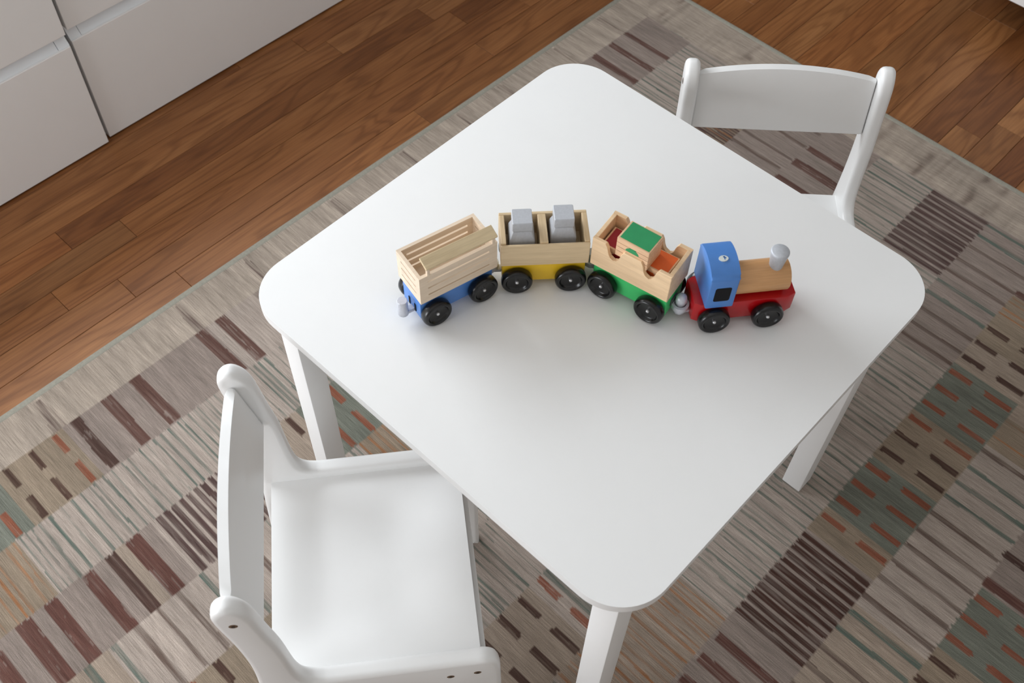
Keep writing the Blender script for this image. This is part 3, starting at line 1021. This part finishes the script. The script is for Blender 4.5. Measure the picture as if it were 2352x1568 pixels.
toy_weight(.0215, .0028, 'silver-painted anvil-shaped block in the yellow wagon, nearer the green wagon')

# --- open wagon with dipped sides ----------------------------------------------
w3 = wagon('toy_open_wagon', (.0447, -.0030), 9.24, M['green'],
           'wooden open toy wagon with scooped sides on a green chassis', .0584)
def dipped(lo, hi):
    up = [(-XE, ZB), (XE, ZB), (XE, ZT)]
    def dip(xa, xb):
        # right to left across one scoop
        return spline([(xb, ZT), (xb - .0035, ZT - .0060), (xb - .0050, ZT - .0135), (xb - .0085, ZT - .0195), ((xa + xb) / 2 + .001, ZT - .0208),
                       (xa + .0085, ZT - .0195), (xa + .0050, ZT - .0135), (xa + .0030, ZT - .0055), (xa, ZT)], 4)
    up += dip(.0115, .0350) + dip(-.0340, -.0098) + [(-XE, ZT)]
    return prism(up, lo, hi, axis='y', bevel=.0006, seg=1)
obj('side_board', dipped(-YW, -YW + .0048), M['wagon_wood'], w3, True, 30)
obj('side_board', dipped(YW - .0048, YW), M['wagon_wood'], w3, True, 30)
for s in (-1, 1):
    a, b = sorted((s * XE, s * (XE - .0050)))
    obj('end_board', bx(a, b, -YW + .0048, YW - .0048, ZB, ZT, bevel=.0006), M['wagon_wood'], w3)
obj('floor_board', bx(-XE + .005, XE - .005, -YW + .0048, YW - .0048, ZB, ZB + .0016), M['wagon_wood'], w3)

def crate_block(name, x, y, z, mat, label, rz=0.0, lx=.0205, ly=.0152, hh=.0290):
    loc, a = frame_from((.0447, -.0030), 9.24)
    o = empty(name, (loc[0] + math.cos(a) * x - math.sin(a) * y, loc[1] + math.sin(a) * x + math.cos(a) * y, H + z), a + rz)
    tag(o, label, 'toy block', 'painted crate blocks in the green wagon')
    bm = bmesh.new()
    bands = [(0, .0075), (.0083, .0145), (.0153, .0212), (.0220, hh)]
    for z0, z1 in bands:
        box(bm, -lx, lx, -ly, ly, z0, z1, bevel=.0004, seg=1)
    obj('crate_body', bm, M['block_wood'], o)
    obj('groove_core', bx(-lx + .0006, lx - .0006, -ly + .0006, ly - .0006, .001, hh - .001), M['groove'], o)
    obj('painted_top', bx(-lx + .0022, lx - .0016, -ly + .0022, ly - .0012, hh - .0005, hh + .00025), mat, o)
    for s in (-1, 1):
        pts = [(-.0085, .0155), (.0085, .0155)] + [(.0085 * math.cos(q), .0155 + .0066 * math.sin(q)) for q in [math.pi * k / 14 for k in range(1, 14)]]
        lo, hi = sorted((s * (ly - .0008), s * (ly + .00025)))
        obj('painted_leaf', prism(pts, lo, hi, axis='y'), mat, o)
    return o
crate_block('toy_crate_block', -.0226, -.0008, ZB + .0018, M['print_red'], 'wooden toy crate with dark red top low in the scooped wagon')
crate_block('toy_crate_block', .0205, .0000, ZB + .0018, M['print_orange'], 'wooden toy crate with orange top low in the scooped wagon')
crate_block('toy_crate_block', -.0017, -.0066, ZB + .0018 + .0294, M['print_green'], 'wooden toy crate with green top stacked above the other two', math.radians(-1.5))

# --- engine ---------------------------------------------------------------------
loc, a = frame_from((.1613, .0681), 51.07)
eng = empty('toy_engine', loc, a)
tag(eng, 'wooden toy steam engine with blue cab, red base and silver chimney', 'toy engine', 'toy train')
plan = [(-.0480, -.0180), (.0526, -.0180), (.0640, -.0125), (.0640, .0195), (.0526, .0250), (-.0480, .0250), (-.0550, .0210), (-.0550, -.0140)]
obj('chassis', prism(plan, .0098, .0400, bevel=.0011, seg=2), M['red'], eng, True)
wheel_set(eng, far=.036)
peg(eng, -.0550, -.0655, dome=True)
# cab: straight sides, low arched roof
cy = .0042
arc = spline([(.0270, .0870), (.0250, .0920), (.0190, .0962), (.0100, .0992), (.0, .1003), (-.0100, .0992), (-.0190, .0962), (-.0250, .0920), (-.0270, .0870)], 4)
prof = [(cy - .0270, .0401), (cy + .0270, .0401)] + [(cy + q, z) for q, z in arc]
cabo = obj('cab', prism(prof, -.0455, -.0128, axis='x', bevel=.0016, seg=2), M['cab_blue'], eng, True, 40)
for s in (-1, 1):
    lo, hi = sorted((cy + s * .0267, cy + s * .02715))
    obj('cab_window', prism(rrect(-.0382, -.0197, .0515, .0752, .0028, 5), lo, hi, axis='y'), M['window_black'], cabo)
# worn oval emblem on the roof
bm = bmesh.new()
vs_ = [bm.verts.new((-.0290 + .0054 * math.cos(q), -.0010 + .0040 * math.sin(q), + .1006)) for q in [2 * math.pi * k / 28 for k in range(28)]]
bm.faces.new(vs_)
r_ = bmesh.ops.extrude_face_region(bm, geom=bm.faces[:])
for v in [e for e in r_['geom'] if isinstance(e, bmesh.types.BMVert)]:
    v.co.z -= .0012
obj('emblem', bm, M['logo_white'], cabo)
bm = bmesh.new()
box(bm, -.0285, -.0272, -.0030, .0012, .1000, .10066)
box(bm, -.0272, -.0258, -.0012, .0004, .1000, .10066)
box(bm, -.0292, -.0268, .0002, .0018, .1000, .10066)
obj('emblem_figure', bm, M['logo_blue'], cabo)
obj('paint_chip', lathe([(0, .1000), (.0009, .1000), (.0009, .0940), (0, .0940)], 8, 'z', (-.0345, .0155, -.0020)), M['logo_white'], cabo)
obj('boiler', lathe([(0, -.0130), (.0188, -.0130), (.0188, .0514), (.0182, .0522), (0, .0522)], 56, 'x', (0, .0025, .0588)), M['boiler_wood'], eng, True, 40)
obj('chimney', lathe([(0, .0740), (.0076, .0740), (.0080, .0800), (.0098, .0950), (.0105, .0985), (.0106, .1005), (.0101, .1018), (.0092, .1024), (0, .1026)], 44, 'z', (.0362, .0015, -.0012)), M['silver'], eng, True, 50)
